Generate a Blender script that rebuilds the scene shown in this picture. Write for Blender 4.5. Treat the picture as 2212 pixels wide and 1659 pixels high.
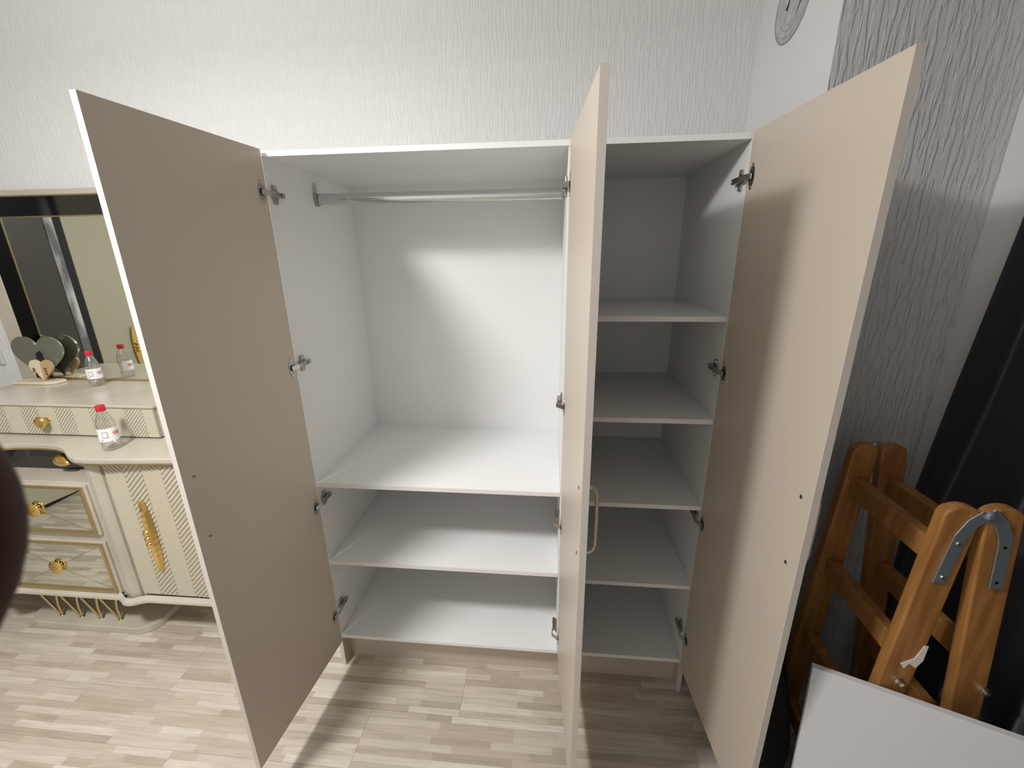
import bpy, bmesh, math, random
from mathutils import Vector, Matrix
random.seed(7)
for o in list(bpy.data.objects): bpy.data.objects.remove(o)
SC = bpy.context.scene
COL = SC.collection
PI = math.pi

# ------------------------------------------------------------------ camera
FPX = 903.8
cam_d = bpy.data.cameras.new('camera'); cam = bpy.data.objects.new('camera', cam_d); COL.objects.link(cam)
cam_d.sensor_fit = 'HORIZONTAL'; cam_d.sensor_width = 36.0; cam_d.lens = 36.0*FPX/2212.0
cam_d.clip_start = 0.005; cam_d.clip_end = 60
C0 = Vector((0.8757, -1.2996, 1.6805))
FWD = Vector((-0.092, 0.952, -0.293)).normalized()
RGT = Vector((0.996, 0.093, -0.012)); RGT = (RGT - FWD*RGT.dot(FWD)).normalized()
UPV = RGT.cross(FWD)
mw = Matrix((RGT, UPV, -FWD)).transposed().to_4x4(); mw.translation = C0
cam.matrix_world = mw
cam_d.dof.use_dof = True; cam_d.dof.focus_distance = 1.7; cam_d.dof.aperture_fstop = 23.0
SC.camera = cam

# ------------------------------------------------------------------ world, lights, exposure
wd = bpy.data.worlds.new('world'); SC.world = wd; wd.use_nodes = True
wd.node_tree.nodes['Background'].inputs[0].default_value = (0.02, 0.025, 0.035, 1)
wd.node_tree.nodes['Background'].inputs[1].default_value = 1.0
LAMP = Vector((-0.42, -1.10, 2.50))
# the lamp is an opal globe with a bright disc of LEDs facing down
for nm, tp, en in (('ceiling_lamp_globe', 'POINT', 42.0), ('ceiling_lamp_disc', 'AREA', 38.5)):
    lt = bpy.data.lights.new(nm, tp); lt.energy = en; lt.color = (1.0, 0.98, 0.965)
    if tp == 'POINT': lt.shadow_soft_size = 0.15
    else: lt.shape = 'DISK'; lt.size = 0.28
    lo = bpy.data.objects.new(nm, lt); COL.objects.link(lo); lo.location = LAMP
SC.view_settings.view_transform = 'Standard'; SC.view_settings.look = 'None'
SC.view_settings.gamma = 1.0; SC.view_settings.use_curve_mapping = False
SC.view_settings.exposure = 0.0

# ------------------------------------------------------------------ helpers
def tag(o, label=None, cat=None, group=None, kind=None):
    if label: o['label'] = label
    if cat: o['category'] = cat
    if group: o['group'] = group
    if kind: o['kind'] = kind
    return o
def thing(name, loc, label, cat, group=None):
    o = bpy.data.objects.new(name, None); COL.objects.link(o); o.location = loc
    o.empty_display_size = 0.05
    return tag(o, label, cat, group)
def root_loc(o):
    v = Vector((0, 0, 0))
    while o is not None:
        v += o.location; o = o.parent
    return v
class MB:
    def __init__(s): s.v = []; s.f = []
    def add(s, vs, fs):
        n = len(s.v); s.v += [Vector(a) for a in vs]; s.f += [tuple(i+n for i in f) for f in fs]; return s
    def box(s, x0, x1, y0, y1, z0, z1):
        return s.add([(x0,y0,z0),(x1,y0,z0),(x1,y1,z0),(x0,y1,z0),(x0,y0,z1),(x1,y0,z1),(x1,y1,z1),(x0,y1,z1)],
                     [(3,2,1,0),(4,5,6,7),(0,1,5,4),(1,2,6,5),(2,3,7,6),(3,0,4,7)])
    def obox(s, c, ax, ay, az):      # centre and three half-axes
        c = Vector(c); ax = Vector(ax); ay = Vector(ay); az = Vector(az)
        vs = [c+a*ax+b*ay+d*az for d in (-1,1) for a, b in ((-1,-1),(1,-1),(1,1),(-1,1))]
        return s.add(vs, [(3,2,1,0),(4,5,6,7),(0,1,5,4),(1,2,6,5),(2,3,7,6),(3,0,4,7)])
    def prism(s, pts, off):          # closed 3-D polygon extruded by off
        off = Vector(off); n = len(pts); a = [Vector(p) for p in pts]
        fs = [tuple(range(n-1,-1,-1)), tuple(range(n, 2*n))]
        fs += [(i, (i+1) % n, n+(i+1) % n, n+i) for i in range(n)]
        return s.add(a+[p+off for p in a], fs)
    def tube(s, path, r, n=10, caps=True, squash=None):
        path = [Vector(p) for p in path]; m = len(path); rs = r if isinstance(r, (list, tuple)) else [r]*m
        base = len(s.v); up = None
        for i, p in enumerate(path):
            t = (path[min(i+1, m-1)]-path[max(i-1, 0)]).normalized()
            if up is None:
                up = Vector((0,0,1)) if abs(t.z) < 0.9 else Vector((0,1,0))
            a = t.cross(up).normalized(); up = a.cross(t).normalized(); 
            for k in range(n):
                th = 2*PI*k/n; s.v.append(p + a*math.cos(th)*rs[i] + up*math.sin(th)*rs[i]*(squash or 1))
        for i in range(m-1):
            for k in range(n):
                s.f.append((base+i*n+k, base+i*n+(k+1) % n, base+(i+1)*n+(k+1) % n, base+(i+1)*n+k))
        if caps:
            s.f.append(tuple(base+k for k in range(n-1,-1,-1))); s.f.append(tuple(base+(m-1)*n+k for k in range(n)))
        return s
    def lathe(s, c, axis, prof, n=24):   # prof = [(r, h)...] along axis from c
        c = Vector(c); ax = Vector(axis).normalized()
        a = ax.cross(Vector((0,0,1)) if abs(ax.z) < .9 else Vector((1,0,0))).normalized(); b = ax.cross(a)
        base = len(s.v); m = len(prof)
        for r, h in prof:
            for k in range(n):
                th = 2*PI*k/n; s.v.append(c+ax*h+a*math.cos(th)*r+b*math.sin(th)*r)
        for i in range(m-1):
            for k in range(n):
                s.f.append((base+i*n+k, base+i*n+(k+1) % n, base+(i+1)*n+(k+1) % n, base+(i+1)*n+k))
        s.f.append(tuple(base+k for k in range(n-1,-1,-1))); s.f.append(tuple(base+(m-1)*n+k for k in range(n)))
        return s
    def ball(s, c, r, sc=(1,1,1), nu=14, nv=8):
        c = Vector(c); base = len(s.v)
        s.v.append(c+Vector((0,0,r*sc[2])))
        for i in range(1, nv):
            th = PI*i/nv
            for k in range(nu):
                ph = 2*PI*k/nu
                s.v.append(c+Vector((r*sc[0]*math.sin(th)*math.cos(ph), r*sc[1]*math.sin(th)*math.sin(ph), r*sc[2]*math.cos(th))))
        s.v.append(c-Vector((0,0,r*sc[2]))); last = len(s.v)-1
        for k in range(nu):
            s.f.append((base, base+1+k, base+1+(k+1) % nu))
            s.f.append((last, base+1+(nv-2)*nu+(k+1) % nu, base+1+(nv-2)*nu+k))
        for i in range(nv-2):
            for k in range(nu):
                a = base+1+i*nu+k; b = base+1+i*nu+(k+1) % nu
                s.f.append((a, a+nu, b+nu, b))
        return s
    def obj(s, name, mat, parent=None, smooth=False, bevel=0, origin=None):
        loc = origin if origin is not None else (root_loc(parent) if parent else Vector((0,0,0)))
        loc = Vector(loc)
        me = bpy.data.meshes.new(name); me.from_pydata([tuple(v-loc) for v in s.v], [], s.f)
        bm = bmesh.new(); bm.from_mesh(me); bmesh.ops.recalc_face_normals(bm, faces=bm.faces); bm.to_mesh(me); bm.free()
        if smooth:
            for p in me.polygons: p.use_smooth = True
        me.materials.append(mat)
        o = bpy.data.objects.new(name, me); COL.objects.link(o)
        if parent: o.parent = parent
        else: o.location = loc
        if smooth == 'auto':
            try: me.shade_smooth()
            except Exception: pass
            md = o.modifiers.new('edge', 'EDGE_SPLIT'); md.split_angle = math.radians(35)
        if bevel:
            md = o.modifiers.new('bevel', 'BEVEL'); md.width = bevel; md.segments = 2; md.limit_method = 'ANGLE'; md.angle_limit = math.radians(40)
        return o

def mat(name, col, rough=0.5, metal=0.0, spec=0.5, **kw):
    m = bpy.data.materials.new(name); m.use_nodes = True
    b = m.node_tree.nodes['Principled BSDF']
    b.inputs['Base Color'].default_value = (*col, 1); b.inputs['Roughness'].default_value = rough
    b.inputs['Metallic'].default_value = metal; b.inputs['Specular IOR Level'].default_value = spec
    for k, v in kw.items(): b.inputs[k.replace('_', ' ')].default_value = v
    return m
def N(m, t, **kw):
    n = m.node_tree.nodes.new(t)
    for k, v in kw.items(): setattr(n, k, v)
    return n
def L(m, a, b): m.node_tree.links.new(a, b)
def bsdf(m): return m.node_tree.nodes['Principled BSDF']
def add_noise_colour(m, c1, c2, scale=(1,1,1), nscale=5, detail=4, lo=.35, hi=.65):
    tc = N(m, 'ShaderNodeTexCoord'); mp = N(m, 'ShaderNodeMapping'); mp.inputs['Scale'].default_value = scale
    nz = N(m, 'ShaderNodeTexNoise'); nz.inputs['Scale'].default_value = nscale; nz.inputs['Detail'].default_value = detail
    cr = N(m, 'ShaderNodeValToRGB'); cr.color_ramp.elements[0].position = lo; cr.color_ramp.elements[1].position = hi
    cr.color_ramp.elements[0].color = (*c1, 1); cr.color_ramp.elements[1].color = (*c2, 1)
    L(m, tc.outputs['Object'], mp.inputs['Vector']); L(m, mp.outputs[0], nz.inputs['Vector']); L(m, nz.outputs[0], cr.inputs[0])
    L(m, cr.outputs[0], bsdf(m).inputs['Base Color'])
    return nz
def add_bump(m, scale, nscale, dist, strength=1.0, detail=3, ridge=False, lo=.4, hi=.6):
    tc = N(m, 'ShaderNodeTexCoord'); mp = N(m, 'ShaderNodeMapping'); mp.inputs['Scale'].default_value = scale
    nz = N(m, 'ShaderNodeTexNoise'); nz.inputs['Scale'].default_value = nscale; nz.inputs['Detail'].default_value = detail
    mr = N(m, 'ShaderNodeMapRange'); mr.inputs['From Min'].default_value = lo; mr.inputs['From Max'].default_value = hi
    mr.interpolation_type = 'SMOOTHSTEP'
    bp = N(m, 'ShaderNodeBump'); bp.inputs['Distance'].default_value = dist; bp.inputs['Strength'].default_value = strength
    L(m, tc.outputs['Object'], mp.inputs['Vector']); L(m, mp.outputs[0], nz.inputs['Vector']); L(m, nz.outputs[0], mr.inputs[0])
    L(m, mr.outputs[0], bp.inputs['Height']); L(m, bp.outputs[0], bsdf(m).inputs['Normal'])

M = {}
M['white'] = mat('white_melamine', (0.84, 0.85, 0.84), 0.38)
add_bump(M['white'], (1,1,1), 220, 0.0003, 0.25)
M['edge'] = mat('white_edge_band', (0.80, 0.775, 0.755), 0.42)
M['cash'] = mat('cashmere_melamine', (0.56, 0.49, 0.41), 0.40)
add_bump(M['cash'], (1,1,1), 260, 0.0003, 0.25)
M['cashedge'] = mat('cashmere_edge_band', (0.63, 0.575, 0.525), 0.42)
M['chrome'] = mat('chrome', (0.62, 0.63, 0.64), 0.14, 1.0)
M['nickel'] = mat('nickel_hinge_steel', (0.40, 0.38, 0.35), 0.30, 1.0)
M['panel'] = mat('pale_grey_melamine', (0.66, 0.67, 0.685), 0.45)
M['steelarm'] = mat('hinge_arm_steel', (0.55, 0.54, 0.51), 0.22, 1.0)
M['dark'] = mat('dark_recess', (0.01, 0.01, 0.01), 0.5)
M['handle'] = mat('champagne_handle', (0.62, 0.57, 0.45), 0.30, 0.6)
M['plaster'] = mat('bark_plaster', (0.775, 0.775, 0.765), 0.85)
add_bump(M['plaster'], (1.0, 1.0, 0.10), 120, 0.0022, 0.55, 3, lo=.46, hi=.60)
M['plastergrey'] = mat('bark_plaster_grey', (0.64, 0.645, 0.65), 0.85)
add_bump(M['plastergrey'], (1.0, 1.0, 0.12), 95, 0.0030, 0.8, 3, lo=.44, hi=.60)
M['smooth'] = mat('smooth_wall_paint', (0.78, 0.77, 0.765), 0.8)
add_bump(M['smooth'], (1,1,1), 90, 0.0006, 0.3)
M['ceil'] = mat('ceiling_paint', (0.85, 0.85, 0.84), 0.9)
M['van'] = mat('cream_lacquer', (0.60, 0.545, 0.46), 0.22)
add_noise_colour(M['van'], (0.475, 0.435, 0.36), (0.575, 0.53, 0.445), (1,1,1), 3, 3)
M['vanrib'] = mat('cream_herringbone', (0.575, 0.535, 0.42), 0.35)
M['vangroove'] = mat('cream_herringbone_groove', (0.40, 0.36, 0.275), 0.5)
M['gold'] = mat('gold', (0.85, 0.60, 0.22), 0.20, 1.0)
M['palegold'] = mat('pale_gold_trim', (0.62, 0.52, 0.30), 0.30, 1.0)
M['mirror'] = mat('mirror_glass', (0.80, 0.82, 0.76), 0.015, 1.0)
M['darkmirror'] = mat('smoked_mirror', (0.10, 0.105, 0.11), 0.06, 1.0)
M['heartsilver'] = mat('smoked_silver', (0.27, 0.26, 0.215), 0.18, 0.45)
M['heartcream'] = mat('cream_wood', (0.72, 0.62, 0.46), 0.55)
M['hearttan'] = mat('tan_wood', (0.50, 0.34, 0.19), 0.55)
M['brownink'] = mat('brown_print', (0.16, 0.075, 0.02), 0.6)
mp_ = bpy.data.materials.new('clear_plastic'); mp_.use_nodes = True; M['plastic'] = mp_
mp_.node_tree.nodes.remove(bsdf(mp_))
_t = N(mp_, 'ShaderNodeBsdfTransparent'); _t.inputs[0].default_value = (0.95, 0.96, 0.96, 1)
_g = N(mp_, 'ShaderNodeBsdfGlossy'); _g.inputs['Roughness'].default_value = 0.06
_w = N(mp_, 'ShaderNodeLayerWeight'); _w.inputs[0].default_value = 0.35
_r = N(mp_, 'ShaderNodeMapRange'); _r.inputs['To Min'].default_value = 0.10; _r.inputs['To Max'].default_value = 0.70
_m = N(mp_, 'ShaderNodeMixShader')
L(mp_, _w.outputs['Facing'], _r.inputs[0]); L(mp_, _r.outputs[0], _m.inputs[0]); L(mp_, _t.outputs[0], _m.inputs[1]); L(mp_, _g.outputs[0], _m.inputs[2])
L(mp_, _m.outputs[0], mp_.node_tree.nodes['Material Output'].inputs[0])
M['cap'] = mat('red_cap', (0.55, 0.012, 0.03), 0.4)
M['label'] = mat('white_label', (0.85, 0.85, 0.86), 0.5)
M['labelred'] = mat('label_red', (0.65, 0.02, 0.03), 0.5)
M['labelgrey'] = mat('label_grey', (0.42, 0.44, 0.46), 0.5)
M['wood'] = mat('varnished_pine', (0.40, 0.19, 0.06), 0.42)
add_noise_colour(M['wood'], (0.285, 0.122, 0.032), (0.42, 0.195, 0.058), (6,6,0.7), 9, 5)
M['galv'] = mat('galvanised_steel', (0.34, 0.40, 0.44), 0.42, 0.75)
M['bolt'] = mat('bright_bolt', (0.75, 0.72, 0.66), 0.25, 1.0)
M['tape'] = mat('paper_tape', (0.78, 0.76, 0.70), 0.7)
M['curtain'] = mat('navy_curtain', (0.013, 0.013, 0.020), 0.75, Sheen_Weight=0.25)
M['skin'] = mat('brown_skin', (0.085, 0.036, 0.020), 0.6, 0.0, 0.2)
M['nail'] = mat('finger_nail', (0.20, 0.10, 0.08), 0.35)
M['socket'] = mat('socket_plastic', (0.62, 0.62, 0.56), 0.4)
M['patch'] = mat('grey_filler', (0.50, 0.495, 0.50), 0.85)
add_noise_colour(M['patch'], (0.44, 0.435, 0.44), (0.58, 0.575, 0.58), (1,1,1), 40, 4)

# ------------------------------------------------------------------ the setting
ZC = 2.95; YB = 0.60; XL = -3.2; YF = -2.7; XS = 1.609; YC = 0.092; XR = 2.098
def struct(o): o['kind'] = 'structure'; return o
def wall(name, pts, off, m): return struct(MB().prism(pts, off).obj(name, m))
wall('wall_back', [(XL-.1,YB,0),(XS+.1,YB,0),(XS+.1,YB,ZC),(XL-.1,YB,ZC)], (0,.1,0), M['plaster'])
wall('wall_alcove', [(XS,YC,0),(XS,YB,0),(XS,YB,ZC),(XS,YC,ZC)], (.08,0,0), M['smooth'])
wall('wall_column', [(XS+.0005,YC-.0005,0),(XR+.1,YC-.0005,0),(XR+.1,YC-.0005,ZC),(XS+.0005,YC-.0005,ZC)], (0,.08,0), M['plastergrey'])
wall('wall_right', [(XR,YF,0),(XR,YC,0),(XR,YC,ZC),(XR,YF,ZC)], (.1,0,0), M['smooth'])
wall('wall_left', [(XL,YF,0),(XL,YB,0),(XL,YB,ZC),(XL,YF,ZC)], (-.1,0,0), M['smooth'])
wall('wall_front', [(XL-.1,YF,0),(XR+.1,YF,0),(XR+.1,YF,ZC),(XL-.1,YF,ZC)], (0,-.1,0), M['smooth'])
wall('ceiling', [(XL-.1,YF-.1,ZC),(XR+.1,YF-.1,ZC),(XR+.1,YB+.1,ZC),(XL-.1,YB+.1,ZC)], (0,0,.1), M['ceil'])

# floor: laminate boards 0.20 wide, each printed as eight rows of little oak staves
mf = mat('oak_stave_laminate', (0.6, 0.5, 0.4), 0.42); M['floor'] = mf
gi = N(mf, 'ShaderNodeNewGeometry'); oi = N(mf, 'ShaderNodeObjectInfo')
ad = N(mf, 'ShaderNodeMath', operation='ADD'); fr = N(mf, 'ShaderNodeMath', operation='FRACT')
L(mf, gi.outputs['Random Per Island'], ad.inputs[0]); L(mf, oi.outputs['Random'], ad.inputs[1]); L(mf, ad.outputs[0], fr.inputs[0])
cr = N(mf, 'ShaderNodeValToRGB'); L(mf, fr.outputs[0], cr.inputs[0])
els = cr.color_ramp.elements
els[0].position = 0; els[0].color = (0.43, 0.37, 0.295, 1)
els[1].position = 1; els[1].color = (0.66, 0.605, 0.52, 1)
for p, c in ((.25, (0.50, 0.435, 0.355)), (.5, (0.555, 0.495, 0.41)), (.75, (0.61, 0.55, 0.465))):
    e = els.new(p); e.color = (*c, 1)
tc = N(mf, 'ShaderNodeNewGeometry'); mp = N(mf, 'ShaderNodeMapping'); mp.inputs['Scale'].default_value = (3.0, 45, 1)
nz = N(mf, 'ShaderNodeTexNoise'); nz.inputs['Scale'].default_value = 2.2; nz.inputs['Detail'].default_value = 5; nz.inputs['Distortion'].default_value = 0.6
L(mf, tc.outputs['Position'], mp.inputs[0]); L(mf, mp.outputs[0], nz.inputs['Vector'])
mr = N(mf, 'ShaderNodeMapRange'); mr.inputs['From Min'].default_value = .3; mr.inputs['From Max'].default_value = .7; mr.inputs['To Min'].default_value = .86; mr.inputs['To Max'].default_value = 1.10
L(mf, nz.outputs[0], mr.inputs[0])
mx = N(mf, 'ShaderNodeMix', data_type='RGBA', blend_type='MULTIPLY'); mx.inputs[0].default_value = 1
L(mf, cr.outputs[0], mx.inputs[6]); L(mf, mr.outputs[0], mx.inputs[7]); L(mf, mx.outputs[2], bsdf(mf).inputs['Base Color'])
M['floorbase'] = mat('laminate_joint', (0.33, 0.28, 0.22), 0.6)
floor = struct(MB().box(XL-.1, XR+.1, YF-.1, YB+.1, -.12, -.004).obj('floor', M['floorbase']))
def cam_px(p):
    q = Vector(p)-C0; z = q.dot(FWD)
    if z <= 0.05: return None
    return (1106+FPX*q.dot(RGT)/z, 829.5-FPX*q.dot(UPV)/z, z)
STV = 0.025; staves = []
nrow0 = int(math.floor((YF+0.17)/STV))-1; nrow1 = int(math.ceil((YB+0.17)/STV))
rf = random.Random(3); boards = {}
for r in range(nrow0, nrow1):
    b = r//8; y0 = -0.17+r*STV
    if b not in boards: boards[b] = 0.545 if b == 0 else rf.uniform(0, 1.2)
    k0 = int((XL-boards[b])/1.2)-2
    for k in range(k0, k0+9):
        xs = boards[b]+k*1.2; x = xs
        while x < xs+1.2-.02:
            ln = rf.choice([.10, .16, .22, .22, .28, .28, .34])
            if xs+1.2-(x+ln) < .07: ln = xs+1.2-x
            if x+ln > XL and x < XR and y0 < YB and y0+STV > YF: staves.append((x, y0, round(ln, 3), r % 8 == 0, abs(x-xs) < .001))
            x += ln
def stave_score(s):
    c = cam_px((s[0]+s[2]/2, s[1]+.012, 0))
    if c is None or not (-60 < c[0] < 2000 and 1180 < c[1] < 1720): return 0
    if c[0] > 1700: return 0
    x, y = s[0]+s[2]/2, s[1]
    if x > 0 and x < 1.4 and y > .05: return 0          # under the wardrobe
    if x < -.5 and y > .12: return 0
    return s[2]/c[2]**2
staves.sort(key=stave_score, reverse=True)
near = [s for s in staves[:298] if stave_score(s) > 0]; rest = staves[len(near):]
meshes = {}
def stave_mesh(ln, a, b):
    k = (ln, a, b)
    if k not in meshes:
        me = bpy.data.meshes.new('floor_stave'); g = 0.00012; ga = .0006 if a else g; gb = .0006 if b else g
        mb = MB().box(gb, ln-g, ga, STV-g, -.004, 0)
        me.from_pydata([tuple(v) for v in mb.v], [], mb.f); me.materials.append(mf); meshes[k] = me
    return meshes[k]
for s in near:
    o = bpy.data.objects.new('floor_stave', stave_mesh(s[2], s[3], s[4])); COL.objects.link(o); o.parent = floor; o.location = (s[0], s[1], 0)
mb = MB()
for s in rest:
    g = .00012
    mb.box(max(s[0]+(.0006 if s[4] else g), XL-.05), min(s[0]+s[2]-g, XR+.05), s[1]+(.0006 if s[3] else g), s[1]+STV-g, -.004, 0)
tag(mb.obj('floor_staves_far', mf, floor), kind='stuff')

# ------------------------------------------------------------------ the open wardrobe
T = 0.016; H = 1.9844; D = 0.572; XA = 0.0005; XB = 1.412; ZB = 0.1656; XD = 0.915
wr = thing('wardrobe', (0.7, 0.28, 0), 'large white three-door wardrobe standing open and empty with cashmere doors', 'wardrobe')
MB().box(XA, XA+T, 0, D, 0, H-T*.0).obj('side_panel', M['white'], wr, bevel=.0008)
MB().box(XB-T, XB, 0, D, 0, H).obj('side_panel', M['white'], wr, bevel=.0008)
MB().box(XA+T, XB-T, 0.0005, D, H-T, H-.0005).obj('top_panel', M['white'], wr, bevel=.0008)
MB().box(XA+T, XB-T, 0.001, D, ZB-T, ZB).obj('bottom_panel', M['white'], wr, bevel=.0008)
MB().box(XD, XD+T, 0.002, D, ZB, H-T).obj('divider', M['white'], wr, bevel=.0008)
for a, b in ((XA+T, XD), (XD+T, XB-T)):
    MB().box(a, b, D-.004, D, ZB, H-T).obj('back_panel', M['white'], wr)
MB().box(XA+T, XB-T, .053, .069, 0, ZB-T).obj('plinth', M['cash'], wr)
# edge bands on front edges
def shelf(x0, x1, z):
    s = MB().box(x0+.0005, x1-.0005, .004, D-.004, z-T, z).obj('shelf', M['white'], wr)
    MB().box(x0+.0005, x1-.0005, .0015, .004, z-T, z).obj('edge_band', M['edge'], s)
for z in (0.8832, 0.5385): shelf(XA+T, XD, z)
for z in (1.5004, 1.1706, 0.8518, 0.5173): shelf(XD+T, XB-T, z)
# cashmere-faced lower feet of the sides
MB().box(XA+T, XA+T+.0012, .001, .053, 0, ZB-T).obj('foot_facing', M['cash'], wr)
MB().box(XB-T-.0012, XB-T, .001, .053, 0, ZB-T).obj('foot_facing', M['cash'], wr)
for x in (XA, XB-T): MB().box(x, x+T, -.0010, 0, 0, ZB-T).obj('edge_band', M['cashedge'], wr)
# tiny nail in the back panel
MB().lathe((.318, D-.004, 1.79), (0,-1,0), [(.0016,0),(.0016,.0006)], 10).obj('nail', M['nickel'], wr)

def make_door(hx, hy, deg, w, th, side, lab, hinge_z, xin, sgn, screws):
    """hx,hy: hinge edge of the inner face; deg: direction of the leaf; side: where the outer face lies; xin: carcass face carrying the plates; sgn: its normal in x"""
    a = math.radians(deg); d = Vector((math.cos(a), math.sin(a), 0)); n = Vector((-d.y, d.x, 0))*side
    h = Vector((hx, hy, 0)); z0, z1 = 0.150, 1.985; Z = Vector((0,0,1))
    def P(s, o, z): return h+d*s+n*o+Z*z
    e = .0008
    leaf = MB().prism([P(e,0,z0+e),P(w-e,0,z0+e),P(w-e,th,z0+e),P(e,th,z0+e)], (0,0,z1-z0-2*e)).obj('door', M['cash'], wr, bevel=.0008)
    leaf['label'] = lab
    MB().prism([P(w-e,0.0004,z0+e),P(w,0.0004,z0+e),P(w,th-.0004,z0+e),P(w-e,th-.0004,z0+e)], (0,0,z1-z0-2*e)).obj('edge_band', M['cashedge'], leaf)
    MB().prism([P(0,0.0004,z0),P(w,0.0004,z0),P(w,th-.0004,z0),P(0,th-.0004,z0)], (0,0,e)).obj('edge_band', M['cashedge'], leaf)
    MB().prism([P(0,0.0004,z1-e),P(w,0.0004,z1-e),P(w,th-.0004,z1-e),P(0,th-.0004,z1-e)], (0,0,e)).obj('edge_band', M['cashedge'], leaf)
    # handle on the outer face, screws seen on the inner face
    zs = sorted(z for s, z in screws); sx = screws[0][0]
    zt, zb2 = zs[1], zs[0]
    pth = [P(sx, th-.001, zt), P(sx, th+.012, zt+.001), P(sx, th+.022, zt-.006), P(sx, th+.026, zt-.02), P(sx, th+.027, (zt+zb2)/2),
           P(sx, th+.026, zb2+.02), P(sx, th+.022, zb2+.006), P(sx, th+.012, zb2-.001), P(sx, th-.001, zb2)]
    MB().tube(pth, [.0065,.0055,.0050,.0048,.0048,.0048,.0050,.0055,.0065], 10).obj('handle', M['handle'], leaf, smooth=True)
    for s, z in screws:
        c = P(s, 0, z)
        MB().lathe(c, -n, [(.0046,0),(.0046,.0008),(.0030,.0018)], 14).obj('screw', M['nickel'], leaf, smooth='auto')
        MB().obox(c-n*.0017, d*.0024, n*.0003, Z*.0004).add([], []).obox(c-n*.0017, d*.0004, n*.0003, Z*.0024).obj('screw_slot', M['dark'], leaf)
    # hinges
    for hz in hinge_z:
        cz = Z*hz; cup = P(.0235, 0, hz)
        fl = []
        for k in range(28):        # oval flange plate with ears up and down
            t = 2*PI*k/28; zz = math.sin(t); yy = math.cos(t)
            rr = .0135 if abs(zz) < .72 else .0105
            fl.append(cup + d*(yy*(.0135 if abs(zz) < .75 else .009)) + Z*(zz*.033 if abs(zz) > .75 else zz*.028))
        hg = MB().prism(fl, -n*.0016).obj('hinge', M['nickel'], wr, bevel=.0004)
        MB().lathe(cup-n*.0014, -n, [(.0105,0),(.0105,.0008)], 20).obj('hinge_cup', M['dark'], hg)
        for s in (-1, 1): MB().lathe(cup+Z*s*.0255-n*.0015, -n, [(.0036,0),(.0030,.0010)], 12).obj('screw', M['chrome'], hg)
        xf = xin + sgn*.0
        # bent arm from cup to the mounting plate
        q0 = cup - n*.004 + d*.003; q1 = Vector((xf+sgn*.019, -.012, hz)); q2 = Vector((xf+sgn*.0175, .006, hz)); q3 = Vector((xf+sgn*.015, .018, hz))
        am = MB(); pp = [q0, q1, q2, q3]
        for i in range(3):
            u = (pp[i+1]-pp[i]); c = (pp[i]+pp[i+1])/2; un = u.normalized(); w2 = un.cross(Z).normalized()
            am.obox(c, u*.54, w2*.0016, Z*.0072)
        am.obj('hinge_arm', M['steelarm'], hg, bevel=.0006)
        # body channel over the plate
        MB().box(*sorted((xf+sgn*.006, xf+sgn*.0165)), .014, .064, hz-.0078, hz+.0078).obj('hinge_body', M['nickel'], hg, bevel=.0016)
        MB().box(*sorted((xf+sgn*.0164, xf+sgn*.0170)), .042, .047, hz-.0042, hz+.0042).obj('hinge_slot', M['dark'], hg)
        MB().lathe((xf+sgn*.0164, .055, hz), (sgn,0,0), [(.0036,0),(.0032,.0008)], 12).obj('screw', M['chrome'], hg)
        pl = []
        for (yy, zz) in ((.024,-.027),(.040,-.027),(.042,-.012),(.048,-.010),(.048,.010),(.042,.012),(.040,.027),(.024,.027),(.022,.012),(.016,.010),(.016,-.010),(.022,-.012)):
            pl.append((xf, yy, hz+zz))
        MB().prism(pl, (sgn*.0062,0,0)).obj('mounting_plate', M['nickel'], hg, bevel=.0008)
        for s in (-1, 1): MB().lathe((xf+sgn*.0061, .032, hz+s*.020), (sgn,0,0), [(.0040,0),(.0034,.0012)], 12).obj('screw', M['chrome'], hg)
    return leaf
make_door(0.0265, -.0145, -94.34, .4645, .0155, -1, 'cashmere door swung open on the vanity side', (1.868, 1.335, .805, .300), XA+T, 1, ((.433, 1.164), (.431, .988)))
make_door(.9195, -.0030, -86.37, .4653, .0172, 1, 'cashmere door open on the divider, seen nearly edge-on', (1.868, 1.215, .765, .260), XD, -1, ((.419, 1.159), (.424, .980)))
make_door(1.3925, -.0108, -85.77, .4677, .0172, 1, 'cashmere door swung open on the ladder side', (1.873, 1.335, .805, .300), XB-T, -1, ((.434, 1.170), (.430, .995)))
# clothes rail: oval chrome tube between two brackets
rl = MB().tube([(XA+T+.004, .275, 1.884), (XD-.004, .275, 1.884)], .0095, 24, squash=1.95).obj('clothes_rail', M['chrome'], wr, smooth='auto')
for x, s in ((XA+T, 1), (XD, -1)):
    u = []
    for k in range(17):
        t = PI+PI*k/16; u.append((x, .275+.0145*math.cos(t), 1.884+.0235*math.sin(t)))
    u += [(x, .275+.0145, 1.905), (x, .275+.0105, 1.905), (x, .275+.0105, 1.886)]
    for k in range(16, -1, -1):
        t = PI+PI*k/16; u.append((x, .275+.0105*math.cos(t), 1.886+.0205*math.sin(t)))
    u += [(x, .275-.0105, 1.905), (x, .275-.0145, 1.905)]
    MB().prism(u, (s*.012,0,0)).obj('rail_bracket', M['nickel'], rl)
    MB().box(*sorted((x, x+s*.0015)), .262, .288, 1.862, 1.938).obj('bracket_plate', M['chrome'], rl)
    MB().lathe((x+s*.0015, .275, 1.922), (s,0,0), [(.004,0),(.003,.001)], 12).obj('screw', M['nickel'], rl)

# ------------------------------------------------------------------ vanity
VX = -1.295; VR = -.53; VL = 2*VX-VR; CZ = .945; BZ = 1.095
va = thing('vanity', (VX, .35, 0), 'cream lacquered vanity dresser with gold trims beside the wardrobe', 'dresser')
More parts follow.
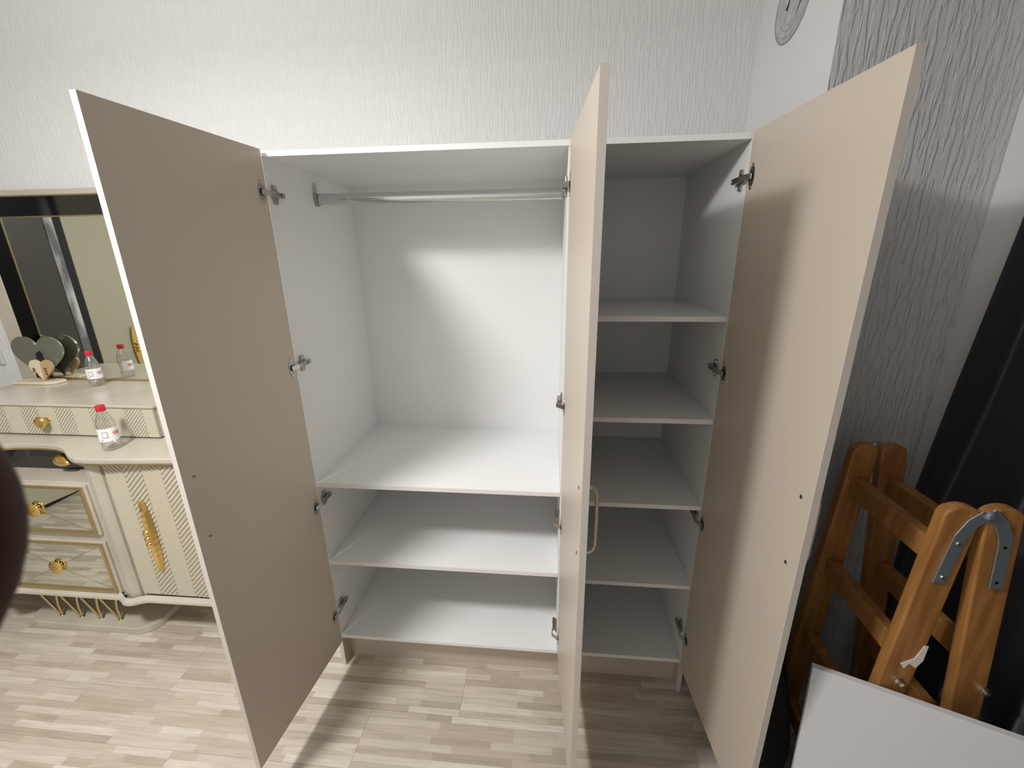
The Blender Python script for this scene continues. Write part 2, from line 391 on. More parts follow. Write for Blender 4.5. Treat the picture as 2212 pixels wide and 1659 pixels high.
# pedestal plate with rounded corners
def rrect(x0, x1, y0, y1, r, z, n=8):
    p = []
    for cxx, cyy, a0 in ((x1-r, y0+r, -90), (x1-r, y1-r, 0), (x0+r, y1-r, 90), (x0+r, y0+r, 180)):
        for k in range(n+1):
            t = math.radians(a0+90*k/n); p.append((cxx+r*math.cos(t), cyy+r*math.sin(t), z))
    return p
MB().prism(rrect(VX-.335, VX+.335, .062, .42, .085, 0), (0,0,.036)).obj('pedestal', M['van'], va, bevel=.004)
for x in (-1.468, -1.361, -1.257, -1.156):
    lg = MB()
    lg.tube([(x, .105, .034), (x-.03, .105, .085), (x-.068, .105, .15), (x-.105, .105, .228)], .0058, 10)
    lg.tube([(x+.001, .105, .034), (x+.002, .105, .06), (x+.001, .105, .10), (x+.008, .105, .145), (x+.026, .105, .19), (x+.045, .105, .228)], .0058, 10)
    lg.ball((x, .105, .038), .0085, (1.2,1.2,.6))
    lg.obj('leg', M['palegold'], va, smooth=True)
YBK = .575
# lower body: centre drawer block and two door cupboards with moulded base
def front_curve(off, z, dz=0):
    """plan outline of counter front edge, left to right"""
    half = []
    for x, y in ((0, .122), (.06, .120), (.11, .113), (.155, .098), (.20, .074), (.245, .045), (.285, .022), (.32, .010), (.36, .006), (.42, .007), (.50, .014), (.60, .022), (.70, .030), (VR-VX, .036)):
        half.append((x, y))
    pts = [(VX-x, y+off) for x, y in reversed(half)] + [(VX+x, y+off) for x, y in half[1:]]
    return [(x, y, z) for x, y in pts]
def slab(off, z0, z1, grow=0):
    p = front_curve(off, z0); p[0] = (p[0][0]-grow, p[0][1], z0); p[-1] = (p[-1][0]+grow, p[-1][1], z0)
    return MB().prism([(VR+grow, YBK, z0), (VL-grow, YBK, z0)]+p, (0,0,z1-z0))
slab(0, CZ-.022, CZ, .012).obj('counter', M['van'], va, bevel=.005)
slab(.006, CZ-.030, CZ-.022, .008).obj('gold_trim', M['palegold'], va)
# cupboards either side
for s in (1, -1):
    xa, xb = sorted((VX+s*.375, VX+s*(VR-VX)))
    MB().box(xa, xb, .070, YBK, .225, CZ-.030).obj('cupboard', M['van'], va, bevel=.002)
    # pillar beside the drawers with a rounded nose
    xp = VX+s*.325
    pl = [(xp-.05, .30, .215), (xp-.05, .078, .215), (xp-.047, .070, .215), (xp-.036, .066, .215), (xp-.034, .056, .215), (xp-.022, .047, .215), (xp, .043, .215), (xp+.022, .047, .215), (xp+.034, .056, .215), (xp+.036, .066, .215), (xp+.047, .070, .215), (xp+.05, .078, .215), (xp+.05, .30, .215)]
    MB().prism(pl, (0,0,CZ-.030-.215)).obj('pillar', M['van'], va, bevel=.001)
    MB().lathe((xp, .052, CZ-.030), (0,0,-1), [(.030,0),(.030,.006),(.024,.012)], 20).obj('gold_collar', M['palegold'], va)
# drawer block
DZ0, DZ1 = .225, .802
MB().box(VX-.275, VX+.275, .066, YBK, DZ0, DZ1).obj('drawer_block', M['van'], va, bevel=.003)
MB().box(VX-.275, VX+.275, .170, YBK, DZ1, CZ-.030).obj('niche_back', M['darkmirror'], va)
dp = MB().lathe((VX+.062, .148, .868), (.93,-.35,-.10), [(.003,-.012),(.014,-.008),(.024,.004),(.0285,.020),(.027,.036),(.021,.054),(.011,.074),(.002,.088)], 22)
dp.obj('drop_knob', M['gold'], va, smooth=True)
def base_mould():
    prof = [(0, .212), (-.006, .216), (-.014, .226), (-.012, .236), (-.004, .243), (.004, .250)]
    return prof
half = [(0,.052),(.20,.052),(.262,.052),(.285,.040),(.305,.028),(.325,.024),(.345,.028),(.368,.040),(.40,.050),(.60,.052),(VR-VX,.052)]
line = [(VX-x, y) for x, y in reversed(half)] + [(VX+x, y) for x, y in half[1:]]
mb = MB(); prof = base_mould(); n = len(line); m = len(prof)
vs = [(x, y+dy, z) for x, y in line for dy, z in prof] ; fs = []
for i in range(n-1):
    for j in range(m-1): fs.append((i*m+j, (i+1)*m+j, (i+1)*m+j+1, i*m+j+1))
mb.add(vs, fs); b0 = len(mb.v)
mb.add([(VL, YBK, .212), (VR, YBK, .212)], [])
mb.f.append(tuple([b0, b0+1]+[i*m for i in range(n-1, -1, -1)]))
mb.obj('base_moulding', M['van'], va, smooth='auto')
slab(.058, .2075, .2120, -.004).obj('gold_trim', M['palegold'], va)
# drawers with faceted mirror fronts
def drawer(z0, z1):
    x0, x1 = VX-.245, VX+.245; y = .052
    dr = MB().box(x0-.018, x1+.018, y+.004, .066, z0-.014, z1+.014).obj('drawer', M['van'], va, bevel=.003)
    fr = MB()
    for a, b, c, d2 in ((x0-.006, x1+.006, z0-.006, z0+.004), (x0-.006, x1+.006, z1-.004, z1+.006), (x0-.006, x0+.004, z0, z1), (x1-.004, x1+.006, z0, z1)):
        fr.box(a, b, y-.006, y+.004, c, d2)
    fr.obj('gold_frame', M['palegold'], dr, bevel=.0015)
    xm, zm = (x0+x1)/2, (z0+z1)/2; g = .0012
    cor = [(x0+.004, z0+.004), (x1-.004, z0+.004), (x1-.004, z1-.004), (x0+.004, z1-.004)]
    for i in range(4):
        a, b = cor[i], cor[(i+1) % 4]; cc = ((a[0]+b[0]+xm)/3, (a[1]+b[1]+zm)/3)
        sh = lambda q: (q[0]+(cc[0]-q[0])*.012, q[1]+(cc[1]-q[1])*.012)
        A, B_, Cc = sh(a), sh(b), sh((xm, zm))
        MB().prism([(A[0], y+.002, A[1]), (B_[0], y+.002, B_[1]), (Cc[0], y-.003, Cc[1])], (0,.003,0)).obj('mirror_facet', M['mirror'], dr)
    k = (xm, y-.003, zm)
    kn = MB().lathe(k, (0,-1,0), [(.022,0),(.024,.003),(.030,.006),(.033,.010),(.028,.014),(.012,.016)], 24)
    kn.obj('knob', M['gold'], dr, smooth='auto')
    st = MB()
    for q in (-.010, 0, .010):
        c, s_ = math.cos(math.radians(35)), math.sin(math.radians(35)); ox, oz = -s_*q, c*q; hl_ = .034-abs(q)*.5
        st.tube([(xm+ox+c*hl_*t, y-.004-.016*(1-t*t)**.5 if abs(t) < 1 else y-.004, zm+oz+s_*hl_*t) for t in (-1, -.8, -.5, -.2, .2, .5, .8, 1)], .0042, 8)
    st.obj('knob_ribs', M['gold'], dr, smooth=True)
drawer(.262, .505); drawer(.568, .782)
# herringbone panels
def clip(poly, axis, lim, keep_less):
    out = []
    for i in range(len(poly)):
        a, b = poly[i], poly[(i+1) % len(poly)]
        ia = (a[axis] <= lim) if keep_less else (a[axis] >= lim); ib = (b[axis] <= lim) if keep_less else (b[axis] >= lim)
        if ia: out.append(a)
        if ia != ib:
            t = (lim-a[axis])/(b[axis]-a[axis]); out.append((a[0]+t*(b[0]-a[0]), a[1]+t*(b[1]-a[1])))
    return out
def herring(x0, x1, z0, z1, y, colw, pitch, rib, phase, h=.0022):
    mb = MB(); c = 0; x = x0-phase
    while x < x1:
        up = 1 if c % 2 else -1
        k = -int(colw/pitch)-2
        zc = z0+k*pitch
        while zc < z1+colw+pitch:
            za, zb_ = (zc, zc+colw) if up > 0 else (zc+colw, zc)
            poly = [(x+.0006, za), (x+colw-.0006, zb_), (x+colw-.0006, zb_+rib), (x+.0006, za+rib)]
            for ax, lim, kl in ((0, x0, False), (0, x1, True), (1, z0, False), (1, z1, True)):
                poly = clip(poly, ax, lim, kl)
                if len(poly) < 3: break
            if len(poly) >= 3: mb.prism([(p[0], y, p[1]) for p in poly], (0,-h,0))
            zc += pitch
        x += colw; c += 1
    return mb
for s in (1, -1):
    xa, xb = sorted((VX+s*.378, VX+s*.745))
    dr = MB().box(xa, xb, .054, .070, .258, .905).obj('door', M['vangroove'], va, bevel=.001)
    tag(herring(xa+.004, xb-.004, .262, .901, .054, .083, .0215, .0145, .0 if s > 0 else .06).obj('herringbone_ribs', M['vanrib'], dr), kind='stuff')
    # leaf-shaped gold handle with three balls
    hxx = VX+s*.515; zc = .572
    mbh = MB(); rows = []
    for k in range(25):
        t = -1+2*k/24; w2 = .019*(1-abs(t)**2.2)**.8+.0015; zz = zc+t*.172
        sx = .0*t
        rows.append((hxx+sx, zz, w2, .012+.006*(1-t*t)))
    vsv = []; fsf = []
    for i, (xx, zz, w2, hh) in enumerate(rows):
        st = .0022 if i % 2 else 0
        vsv += [(xx-w2, .050, zz), (xx-w2*.5, .046-hh*.7-st, zz), (xx, .044-hh-st, zz), (xx+w2*.5, .046-hh*.7-st, zz), (xx+w2, .050, zz)]
    for i in range(24):
        for j in range(4): fsf.append((i*5+j, i*5+j+1, (i+1)*5+j+1, (i+1)*5+j))
        fsf.append((i*5, (i+1)*5, (i+1)*5+4, i*5+4))
    fsf.append((0,1,2,3,4)); fsf.append((124,123,122,121,120))
    mbh.add(vsv, fsf)
    hd = mbh.obj('handle', M['gold'], dr)
    for dz in (-.027, 0, .027):
        bl = MB().ball((hxx, .030, zc+dz), .0145).obj('handle_ball', M['gold'], dr, smooth=True)
# upper drawer box on the counter
BXL, BXR, BYF = VX-.505, VX+.505, .205
ub = MB().box(BXL, BXR, BYF+.014, .575, CZ+.004, BZ-.012).obj('drawer_box', M['van'], va, bevel=.002)
MB().box(BXL-.004, BXR+.004, BYF-.004, .578, BZ-.012, BZ).obj('box_top', M['van'], ub, bevel=.003)
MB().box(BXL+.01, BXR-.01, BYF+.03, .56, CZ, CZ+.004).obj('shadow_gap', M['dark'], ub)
ud = MB().box(BXL+.001, BXR-.001, BYF, BYF+.0135, CZ+.006, BZ-.014).obj('drawer', M['vangroove'], va, bevel=.001)
tag(herring(BXL+.003, BXR-.003, CZ+.008, BZ-.016, BYF, .083, .0150, .0098, .0415, .0016).obj('herringbone_ribs', M['vanrib'], ud), kind='stuff')
kb = MB().lathe((VX-.012, BYF-.001, 1.018), (0,-1,0), [(.014,0),(.014,.003),(.008,.007),(.008,.014),(.022,.020),(.026,.028),(.022,.036),(.008,.040)], 20)
kb.obj('knob', M['gold'], ud, smooth='auto')

# ------------------------------------------------------------------ mirror leaning back on the vanity
mi = thing('mirror', (VX, .565, BZ), 'large framed mirror with smoked glass border standing on the vanity', 'mirror')
MY = .562; MZ = BZ+.0008; MT = 1.992
def mbox(x0, x1, z0, z1, d0, d1): return MB().box(VX+x0, VX+x1, MY-d1, MY-d0, z0, z1)
mbox(-.57, .57, MZ, MT, -.020, 0).obj('backing_board', M['van'], mi)
for s_ in (-1, 1): mbox(*sorted((s_*.57, s_*.485)), MZ, MT, 0, .016).obj('frame_stile', M['van'], mi, bevel=.003)
mbox(-.485, .485, 1.968, MT, 0, .016).obj('frame_rail', M['van'], mi, bevel=.003)
mbox(-.485, .485, MZ, MZ+.012, 0, .012).obj('frame_rail', M['palegold'], mi, bevel=.002)
mbox(-.485, .485, 1.963, 1.968, 0, .017).obj('gold_trim', M['palegold'], mi)
mbox(-.485, .485, 1.881, 1.963, 0, .013).obj('smoked_pane', M['darkmirror'], mi)
for s_ in (-1, 1):
    mbox(*sorted((s_*.485, s_*.382)), MZ+.012, 1.881, 0, .013).obj('smoked_pane', M['darkmirror'], mi)
    mbox(*sorted((s_*.382, s_*.376)), MZ+.012, 1.881, 0, .016).obj('gold_trim', M['palegold'], mi)
mbox(-.376, .376, 1.875, 1.881, 0, .016).obj('gold_trim', M['palegold'], mi)
mbox(-.376, .376, MZ+.012, 1.875, 0, .014).obj('mirror_pane', M['mirror'], mi)

# ------------------------------------------------------------------ bottles
def bottle(loc, h, rot, label):
    b = thing('water_bottle', loc, label, 'bottle', 'small water bottles on the vanity')
    x, y, z = loc; k = h/.18; R = .0295*k
    prof = [(R*.72, 0), (R*.95, .004*k), (R, .012*k), (R, .028*k), (R*.95, .031*k), (R, .034*k), (R*.985, .044*k), (R*.985, .088*k), (R, .092*k), (R*.95, .096*k), (R, .100*k),
            (R*.95, .112*k), (R*.82, .126*k), (R*.62, .142*k), (R*.44, .152*k), (R*.40, .158*k), (R*.40, .162*k)]
    MB().lathe(loc, (0,0,1), prof, 28).obj('bottle_body', M['plastic'], b, smooth='auto')
    MB().lathe(loc, (0,0,1), [(R*.47, .158*k), (R*.50, .160*k), (R*.50, .177*k), (R*.46, .180*k)], 24).obj('cap', M['cap'], b, smooth='auto')
    z0, z1 = z+.040*k, z+.092*k; rl_ = R*1.012
    def band(name, a0, a1, za, zb, r, m, par, nn=14):
        mb = MB(); vs = []; fs = []
        for i in range(nn+1):
            a = math.radians(rot+a0+(a1-a0)*i/nn)
            for rr in (r, r+.0004):
                for zz in (za, zb): vs.append((x+rr*math.cos(a), y+rr*math.sin(a), zz))
        for i in range(nn):
            j = i*4; q = j+4
            fs += [(j, q, q+1, j+1), (j+2, j+3, q+3, q+2), (j+1, q+1, q+3, j+3), (j, j+2, q+2, q)]
        fs += [(0,1,3,2), (nn*4, nn*4+2, nn*4+3, nn*4+1)]
        return mb.add(vs, fs).obj(name, m, par)
    lb = band('label', -110, 100, z0, z1, rl_, M['label'], b, 30)
    band('label_print', -48, -14, z0+.014*k, z1-.012*k, rl_+.0006, M['labelgrey'], lb)
    band('label_print', -42, -20, z0+.018*k, z1-.016*k, rl_+.0012, M['label'], lb)
    band('label_print', -60, -50, z0+.004*k, z0+.010*k, rl_+.0006, M['labelgrey'], lb)
    # red emblem: an O and an arc with a bar
    def emblem(a, zc, r, arc0, arc1, tk):
        p = []
        for i in range(17):
            t = math.radians(arc0+(arc1-arc0)*i/16)
            aa = math.radians(rot+a)+r*math.cos(t)/rl_
            p.append((x+(rl_+.0010)*math.cos(aa), y+(rl_+.0010)*math.sin(aa), zc+r*math.sin(t)))
        return MB().tube(p, tk, 6).obj('label_print', M['labelred'], lb)
    zc = (z0+z1)/2+.004*k
    emblem(26, zc, .0052*k, 0, 360, .0011*k); emblem(46, zc, .0052*k, 60, 300, .0011*k); emblem(58, zc, .0048*k, 90, 270, .0011*k)
    return b
bottle((-.906, .104, CZ+.0005), .187, -28, 'small clear water bottle with red cap on the lower vanity counter')
bottle((-1.341, .469, BZ+.0005), .172, -34, 'small clear water bottle with red cap standing directly before the mirror')

# ------------------------------------------------------------------ heart ornament
ho = thing('heart_ornament', (-1.66, .50, BZ), 'smoked silver heart ornament with small wooden heart on cream tray', 'ornament')
tr = [(-1.80, .455, BZ+.0005), (-1.62, .455, BZ+.0005), (-1.575, .475, BZ+.0005), (-1.57, .52, BZ+.0005), (-1.60, .535, BZ+.0005), (-1.80, .535, BZ+.0005)]
MB().prism(tr, (0,0,.013)).obj('tray', M['heartcream'], ho, bevel=.004)
def heart(cx_, y, zb, w, h, th, lean, name, m, par, part=0):
    pts = []
    for k in range(64):
        t = 2*PI*k/64; hx_ = 16*math.sin(t)**3/17; hz_ = (13*math.cos(t)-5*math.cos(2*t)-2*math.cos(3*t)-math.cos(4*t)+17)/29
        pts.append((hx_, hz_))
    if part: pts = [p for p in pts if p[0]*part >= -.001]
    P3 = [(cx_+a*w/2, y+b*lean, zb+b*h) for a, b in pts]
    return MB().prism(P3, (0,-th,0)).obj(name, m, par, bevel=.0015)
hb = heart(-1.668, .510, BZ+.013, .30, .22, .010, .012, 'large_heart', M['heartsilver'], ho)
MB().prism([(-1.672, .4985, BZ+.10), (-1.635, .4985, BZ+.095), (-1.64, .4985, BZ+.165), (-1.668, .4985, BZ+.150)], (0,-.0006,0)).obj('heart_cutout', M['dark'], ho)
heart(-1.645, .490, BZ+.013, .135, .108, .010, .006, 'small_heart', M['heartcream'], ho, -1)
heart(-1.644, .490, BZ+.013, .135, .108, .010, .006, 'small_heart', M['hearttan'], ho, 1)
for (a, b, c, d2) in ((-1.682,.060,.012,.022), (-1.672,.040,.010,.012), (-1.618,.055,.010,.040), (-1.612,.03,.006,.014)):
    mb = MB()
    for q in range(3): mb.box(a-c/2, a+c/2, .4782, .4795, BZ+.013+b+q*d2/3-d2/2, BZ+.013+b+q*d2/3-d2/2+d2/5)
    mb.obj('print', M['brownink'], ho)

# wall socket
so = thing('wall_socket', (-2.045, YB, 1.20), 'grey plastic wall socket left of the mirror', 'socket')
MB().box(-2.085, -2.005, YB-.012, YB, 1.16, 1.24).obj('socket_plate', M['socket'], so, bevel=.004)
MB().box(-2.07, -2.02, YB-.015, YB-.012, 1.176, 1.224).obj('socket_face', M['socket'], so, bevel=.001)
for dx in (-.01, .01): MB().lathe((-2.045+dx, YB-.0151, 1.20), (0,-1,0), [(.003,0),(.003,.0005)], 10).obj('socket_hole', M['dark'], so)

# round filler patch on the smooth alcove wall
pt_ = thing('wall_patch', (XS, .367, 2.425), 'round grey filler patch with scored rings on the smooth wall', 'wall patch')
PC = Vector((XS, .367, 2.425))
MB().lathe(PC, (-1,0,0), [(.107,0),(.105,.0012),(.097,.0020)], 48).obj('patch_disc', M['patch'], pt_)
M['patchdark'] = mat('scored_filler', (0.33, 0.33, 0.34), 0.9)
for r, a0, a1, tk in ((.103, 0, 360, .0022), (.088, 150, 300, .0014), (.070, 160, 330, .0012), (.055, 170, 290, .0012)):
    p = [PC+Vector((-.0018, r*math.cos(math.radians(a0+(a1-a0)*k/40)), r*math.sin(math.radians(a0+(a1-a0)*k/40)))) for k in range(41)]
    MB().tube(p, tk, 6).obj('scored_ring', M['patchdark'], pt_)
MB().tube([PC+Vector((-.002, .032, -.008)), PC+Vector((-.002, .022, .012)), PC+Vector((-.002, .016, .04))], [.0045, .0025, .001], 8).obj('crack', M['dark'], pt_)
MB().tube([PC+Vector((-.002, -.030, -.045)), PC+Vector((-.002, -.052, -.018)), PC+Vector((-.002, -.066, .03))], [.001, .0026, .0030], 8).obj('crack', M['dark'], pt_)

# ------------------------------------------------------------------ step ladder
la = thing('step_ladder', (1.79, -.29, 0), 'orange varnished wooden folding step ladder before the dark curtain', 'ladder')
LZ = 1.165; YN, YFAR = -.44, -.135
def rail(xt, xb, y, w):
    pts = []
    for k in range(9):
        t = PI*k/8; pts.append((xt+w*math.cos(t), y-.0135, LZ-.024+.024*math.sin(t)))
    pts += [(xb-w, y-.0135, 0), (xb+w, y-.0135, 0)]
    return MB().prism(pts, (0,.027,0)).obj('rail', M['wood'], la, bevel=.004)
RAILS = {('L', 0): (1.748, 1.692), ('R', 0): (1.830, 1.985), ('L', 1): (1.760, 1.706), ('R', 1): (1.834, 1.980)}
for (sd, fa), (xt, xb) in RAILS.items(): rail(xt, xb, YFAR if fa else YN, .034 if fa else .0365)
for z in (1.035, .755, .475, .195):
    for sd in 'LR':
        x0_, x1_ = [RAILS[(sd, k)][1]+(RAILS[(sd, k)][0]-RAILS[(sd, k)][1])*z/LZ for k in (0, 1)]
        ya, yb = YN+.0135, YFAR-.0135
        MB().prism([(x0_-.015, ya, z-.029), (x0_+.015, ya, z-.029), (x0_+.015, ya, z+.029), (x0_-.015, ya, z+.029)], (x1_-x0_, yb-ya, 0)).obj('rung', M['wood'], la, bevel=.003)
def strap(pts, y, w=.0125):
    mb = MB()
    left = []; right = []
    for i, p in enumerate(pts):
        a = Vector(pts[max(i-1,0)]); b = Vector(pts[min(i+1,len(pts)-1)]); t = (b-a).normalized(); nn = Vector((-t.y, t.x))
        left.append((p[0]+nn.x*w, y, p[1]+nn.y*w)); right.append((p[0]-nn.x*w, y, p[1]-nn.y*w))
    n = len(pts); vs = left+right; vs2 = [(v[0], v[1]-.003, v[2]) for v in vs]
    fs = []
    for i in range(n-1):
        fs += [(i, i+1, n+i+1, n+i), (2*n+i, 3*n+i, 3*n+i+1, 2*n+i+1), (i, 2*n+i, 2*n+i+1, i+1), (n+i, n+i+1, 3*n+i+1, 3*n+i)]
    fs += [(0, n, 3*n, 2*n), (n-1, 3*n-1, 4*n-1, 2*n-1)]
    return mb.add(vs+vs2, fs)
for y, dx in ((YN-.0136, 0), (YFAR+.0196, .008)):
    xp = 1.790+dx
    strap([(1.742+dx, .972), (1.743+dx, .985), (1.751+dx, 1.070), (1.754+dx, 1.095), (1.768+dx, 1.128), (xp, 1.150)], y, .0135).obj('hinge_strap', M['galv'], la, bevel=.001)
    strap([(1.856+dx, .968), (1.854+dx, .982), (1.842+dx, 1.075), (1.836+dx, 1.100), (1.820+dx, 1.132), (xp, 1.156)], y-.003, .0135).obj('hinge_strap', M['galv'], la, bevel=.001)
    MB().lathe((xp, y-.006, 1.152), (0,-1,0), [(.010,0),(.010,.003),(.006,.006)], 16).obj('hinge_pin', M['galv'], la)
    for px_, pz in ((1.744, .990), (1.752, 1.078), (1.852, .985), (1.842, 1.075)):
        MB().lathe((px_+dx, y-.003, pz), (0,-1,0), [(.0048,0),(.0036,.003)], 12).obj('screw', M['bolt'], la)
for bx_, bz_ in ((1.728, .682), (1.920, .672), (1.70, .20), (1.972, .20)):
    MB().lathe((bx_, YN-.0135, bz_), (0,-1,0), [(.0105,0),(.0105,.005),(.006,.007),(.006,.014)], 6).obj('bolt', M['bolt'], la)
MB().prism([(a, YN-.0137, b) for a, b in ((1.722, .735), (1.748, .752), (1.760, .792), (1.769, .792), (1.768, .748), (1.757, .724), (1.740, .736), (1.732, .720))], (0,-.0015,0)).obj('tape_scrap', M['tape'], la)

# ------------------------------------------------------------------ white panel leaning in the near right corner
A = Vector((1.558, -.418, .66)); B2 = Vector((1.912, -.561, .66))
u = (B2-A).normalized(); nn = Vector((u.y, -u.x, 0)); nn = nn if nn.y < 0 else -nn
lean = nn*.10
Q = [A, A+u*.42, A+u*.42+Vector((0,0,-.66))+lean, A+Vector((0,0,-.66))+lean]
up_ = MB().prism(Q, -nn*.016).obj('white_panel', M['panel'], None, bevel=.0008, origin=(A+lean+Vector((0,0,-.66))))
tag(up_, 'bare white furniture panel leaning upright in front of the ladder', 'panel')

# made-up dark heap filling the shade between the open door and the panel
from mathutils import noise as mnoise
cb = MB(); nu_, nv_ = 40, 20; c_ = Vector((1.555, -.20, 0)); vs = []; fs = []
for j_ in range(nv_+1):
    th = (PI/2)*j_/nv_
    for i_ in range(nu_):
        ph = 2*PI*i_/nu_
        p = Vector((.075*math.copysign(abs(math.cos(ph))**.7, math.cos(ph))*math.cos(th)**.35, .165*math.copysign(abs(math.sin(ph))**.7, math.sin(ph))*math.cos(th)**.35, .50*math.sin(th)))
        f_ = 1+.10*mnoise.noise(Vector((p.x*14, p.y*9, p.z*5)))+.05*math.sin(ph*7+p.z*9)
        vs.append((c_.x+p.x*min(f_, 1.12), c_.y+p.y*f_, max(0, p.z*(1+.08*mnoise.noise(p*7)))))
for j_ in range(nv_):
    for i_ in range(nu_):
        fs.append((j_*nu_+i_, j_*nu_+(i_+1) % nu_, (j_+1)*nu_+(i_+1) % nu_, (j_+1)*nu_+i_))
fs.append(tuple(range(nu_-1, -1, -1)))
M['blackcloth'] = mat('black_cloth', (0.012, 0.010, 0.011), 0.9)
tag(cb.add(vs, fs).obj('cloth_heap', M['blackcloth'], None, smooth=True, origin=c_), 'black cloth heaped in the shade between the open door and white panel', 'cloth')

# ------------------------------------------------------------------ curtain
cu = MB(); nu, nv = 150, 24; y0c, y1c = -.055, -2.65  # out of view, lengthened along the whole wall to cut the fill light
vs = []; fs = []
for j in range(nv+1):
    z = 2.44-2.41*j/nv
    sway = .075*max(0, min(1, (1.80-z)/.9))
    for i in range(nu+1):
        t = i/nu; y = (y0c+sway)*(1-t)+y1c*t
        ph = t*2*PI*14
        x = 2.056+.020*math.sin(ph+.4*math.sin(3*z))+.007*math.sin(2.3*ph+1.0)+.004*math.sin(z*5+i*.3)
        vs.append((x, y, z))
for j in range(nv):
    for i in range(nu):
        a = j*(nu+1)+i; fs.append((a, a+1, a+nu+2, a+nu+1))
co = cu.add(vs, fs).obj('curtain', M['curtain'], None, smooth=True, origin=(2.056, -.9, .03))
md = co.modifiers.new('thick', 'SOLIDIFY'); md.thickness = .003
tag(co, 'long navy black curtain hanging on the right wall', 'curtain')
cr_ = thing('curtain_rod', (2.056, -.9, 2.455), 'thin dark rod carrying the navy curtain', 'curtain rod')
MB().tube([(2.056, .05, 2.455), (2.056, -2.68, 2.455)], .012, 14).obj('rod', M['galv'], cr_, smooth='auto')
for y in (.02, -2.6): MB().box(2.056, XR, y-.01, y+.01, 2.447, 2.463).obj('rod_bracket', M['galv'], cr_)

# ------------------------------------------------------------------ ceiling lamp (above the frame, its bulb is the room's light)
cl = thing('ceiling_lamp', (LAMP.x, LAMP.y, ZC), 'round ceiling lamp on a thin chrome stem above the wardrobe', 'lamp')
MB().lathe((LAMP.x, LAMP.y, ZC), (0,0,-1), [(.06,0),(.058,.018),(.02,.026),(.010,.03),(.010,.27),(.03,.275),(.034,.29),(.030,.295)], 32).obj('lamp_fitting', M['chrome'], cl, smooth='auto')

# ------------------------------------------------------------------ fitted bedroom wardrobe on the left wall (seen in the mirror)
M['greypanel'] = mat('dark_grey_lacquer', (0.058, 0.056, 0.047), 0.35)
M['blackgloss'] = mat('black_gloss', (0.006, 0.006, 0.007), 0.15)
M['marble'] = mat('grey_marble', (0.5, 0.5, 0.5), 0.25)
add_noise_colour(M['marble'], (0.16, 0.16, 0.18), (0.62, 0.63, 0.66), (1,1,.35), 7, 6, .42, .58)
M['beigetex'] = mat('beige_textured_front', (0.46, 0.44, 0.335), 0.45)
add_bump(M['beigetex'], (1,1,1), 70, .002, .5)
bw = thing('bedroom_wardrobe', (-2.85, -.85, 0), 'tall beige and dark grey wardrobe reflected in the mirror', 'wardrobe')
FX = -2.62
MB().box(XL+.002, FX, -1.95, .45, .06, 2.30).obj('body', M['beigetex'], bw)
MB().box(XL+.002, FX-.03, -1.95, .45, 0, .06).obj('plinth', M['blackgloss'], bw)
MB().box(FX, FX+.02, -.352, .448, .07, 2.29).obj('door', M['greypanel'], bw, bevel=.002)
MB().box(FX, FX+.024, -.412, -.354, .07, 2.29).obj('marble_strip', M['marble'], bw, bevel=.002)
MB().box(FX, FX+.022, -.466, -.414, .07, 2.29).obj('black_strip', M['blackgloss'], bw, bevel=.002)
for ya, yb, hy_ in ((-.468, -1.20, -.745), (-1.204, -1.948, -1.67)):
    d_ = MB().box(FX, FX+.020, yb, ya, .07, 2.29).obj('door', M['beigetex'], bw, bevel=.002)
    hb_ = MB()
    pts = []
    for k in range(13):
        t = -1+2*k/12; pts.append((FX+.028, hy_-(.021*(1-abs(t)**2.2)+.002), .99+t*.172))
    for k in range(12, -1, -1):
        t = -1+2*k/12; pts.append((FX+.028, hy_+(.021*(1-abs(t)**2.2)+.002), .99+t*.172))
    hb_.prism(pts, (.012,0,0))
    for dz in (-.08, .08): hb_.box(FX+.019, FX+.029, hy_-.006, hy_+.006, .99+dz-.006, .99+dz+.006)
    hb_.obj('handle', M['gold'], d_, bevel=.002)
    for dz in (-.03, 0, .03): MB().ball((FX+.046, hy_, .99+dz), .0165).obj('handle_ball', M['gold'], d_, smooth=True)

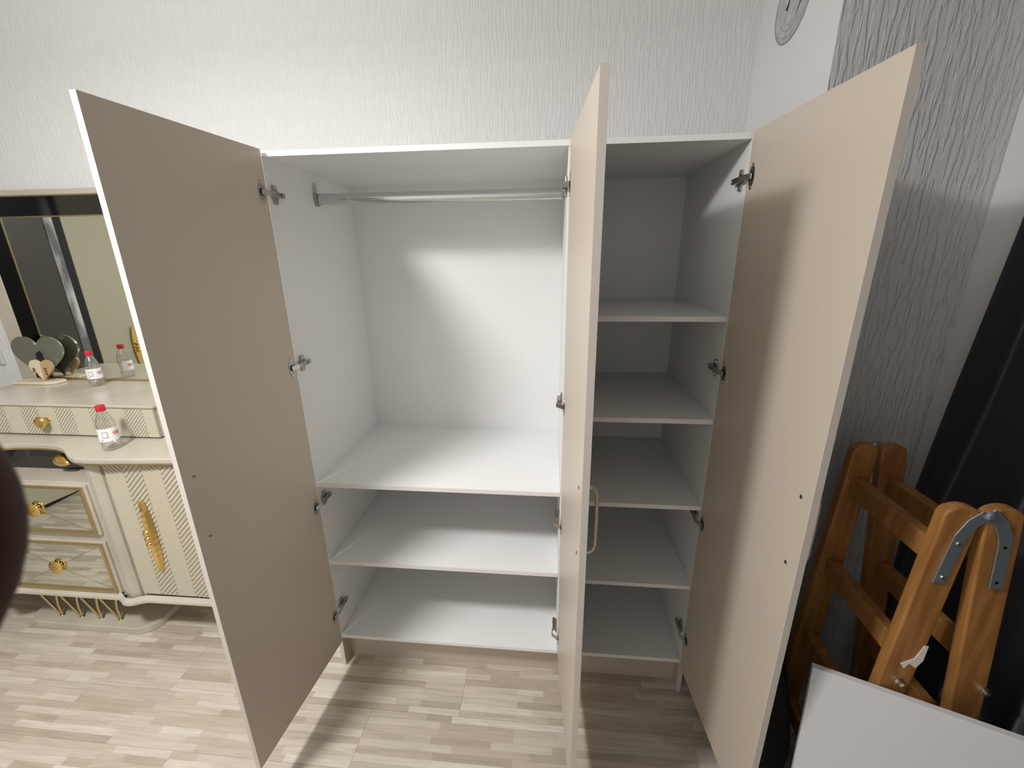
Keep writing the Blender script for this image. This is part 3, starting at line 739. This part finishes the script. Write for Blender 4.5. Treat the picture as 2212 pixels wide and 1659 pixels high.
# ------------------------------------------------------------------ photographer's hand: a bent finger reaches into the view beside the lens
def camp(u, v, d): return C0 + RGT*((u-1106)/FPX*d) + UPV*(-(v-829.5)/FPX*d) + FWD*d
def skin(name, chains, m, label, cat):
    me = bpy.data.meshes.new(name); vs = []; es = []; rs = []
    idx = {}
    for ch in chains:
        prev = None
        for key, p, r in ch:
            if key is not None and key in idx: k = idx[key]
            else:
                k = len(vs); vs.append(p); rs.append(r)
                if key is not None: idx[key] = k
            if prev is not None: es.append((prev, k))
            prev = k
    org = vs[0].copy()
    me.from_pydata([tuple(v-org) for v in vs], es, [])
    o = bpy.data.objects.new(name, me); COL.objects.link(o); o.location = org
    md = o.modifiers.new('skin', 'SKIN'); md.use_smooth_shade = True
    for i, sv in enumerate(me.skin_vertices[0].data): sv.radius = (rs[i], rs[i]); sv.use_root = (i == 0)
    sb = o.modifiers.new('sub', 'SUBSURF'); sb.levels = 2; sb.render_levels = 2
    me.materials.append(m)
    return tag(o, label, cat)
def cp(x, y, z): return C0 + RGT*x + UPV*y + FWD*z      # camera-side metres: right, up, forward
D0 = .036
wrist = ('w', cp(-.094, -.122, -.040), .021)
chains = [[wrist, ('fa', cp(-.070, -.200, -.085), .027), ('fb', cp(-.035, -.290, -.140), .036), ('el', cp(-.010, -.365, -.185), .038), ('ua', cp(-.010, -.350, -.300), .046), ('sh', cp(-.060, -.230, -.430), .050)],
          [wrist, ('pa', cp(-.098, -.078, -.020), .019), ('ik', cp(-.100, -.026, .010), .0105), (None, camp(-310, 1540, D0*.92), .0082), (None, camp(-152, 1185, D0), .0077), (None, camp(-240, 1000, D0), .0068), (None, camp(-400, 830, D0), .0064), (None, camp(-500, 740, D0), .0054)],
          [('pa', None, 0), ('mk', cp(-.106, -.018, -.012), .0105), (None, cp(-.088, .024, -.014), .0080), (None, cp(-.064, .033, -.018), .0072), (None, cp(-.048, .029, -.021), .0060)],
          [wrist, ('pb', cp(-.104, -.080, -.046), .017), ('rk', cp(-.110, -.024, -.034), .0100), (None, cp(-.095, .014, -.037), .0076), (None, cp(-.071, .022, -.040), .0068), (None, cp(-.056, .018, -.042), .0056)],
          [('pb', None, 0), ('pk', cp(-.108, -.038, -.055), .0090), (None, cp(-.096, -.008, -.060), .0068), (None, cp(-.077, .000, -.062), .0062), (None, cp(-.065, -.004, -.063), .0050)],
          [wrist, ('t0', cp(-.076, -.098, -.022), .0130), (None, cp(-.058, -.074, -.014), .0100), (None, cp(-.046, -.050, -.012), .0088), (None, cp(-.040, -.034, -.012), .0070)]]
skin('person', chains, M['skin'], 'blurred brown bent finger reaching in at the left picture edge', 'person')
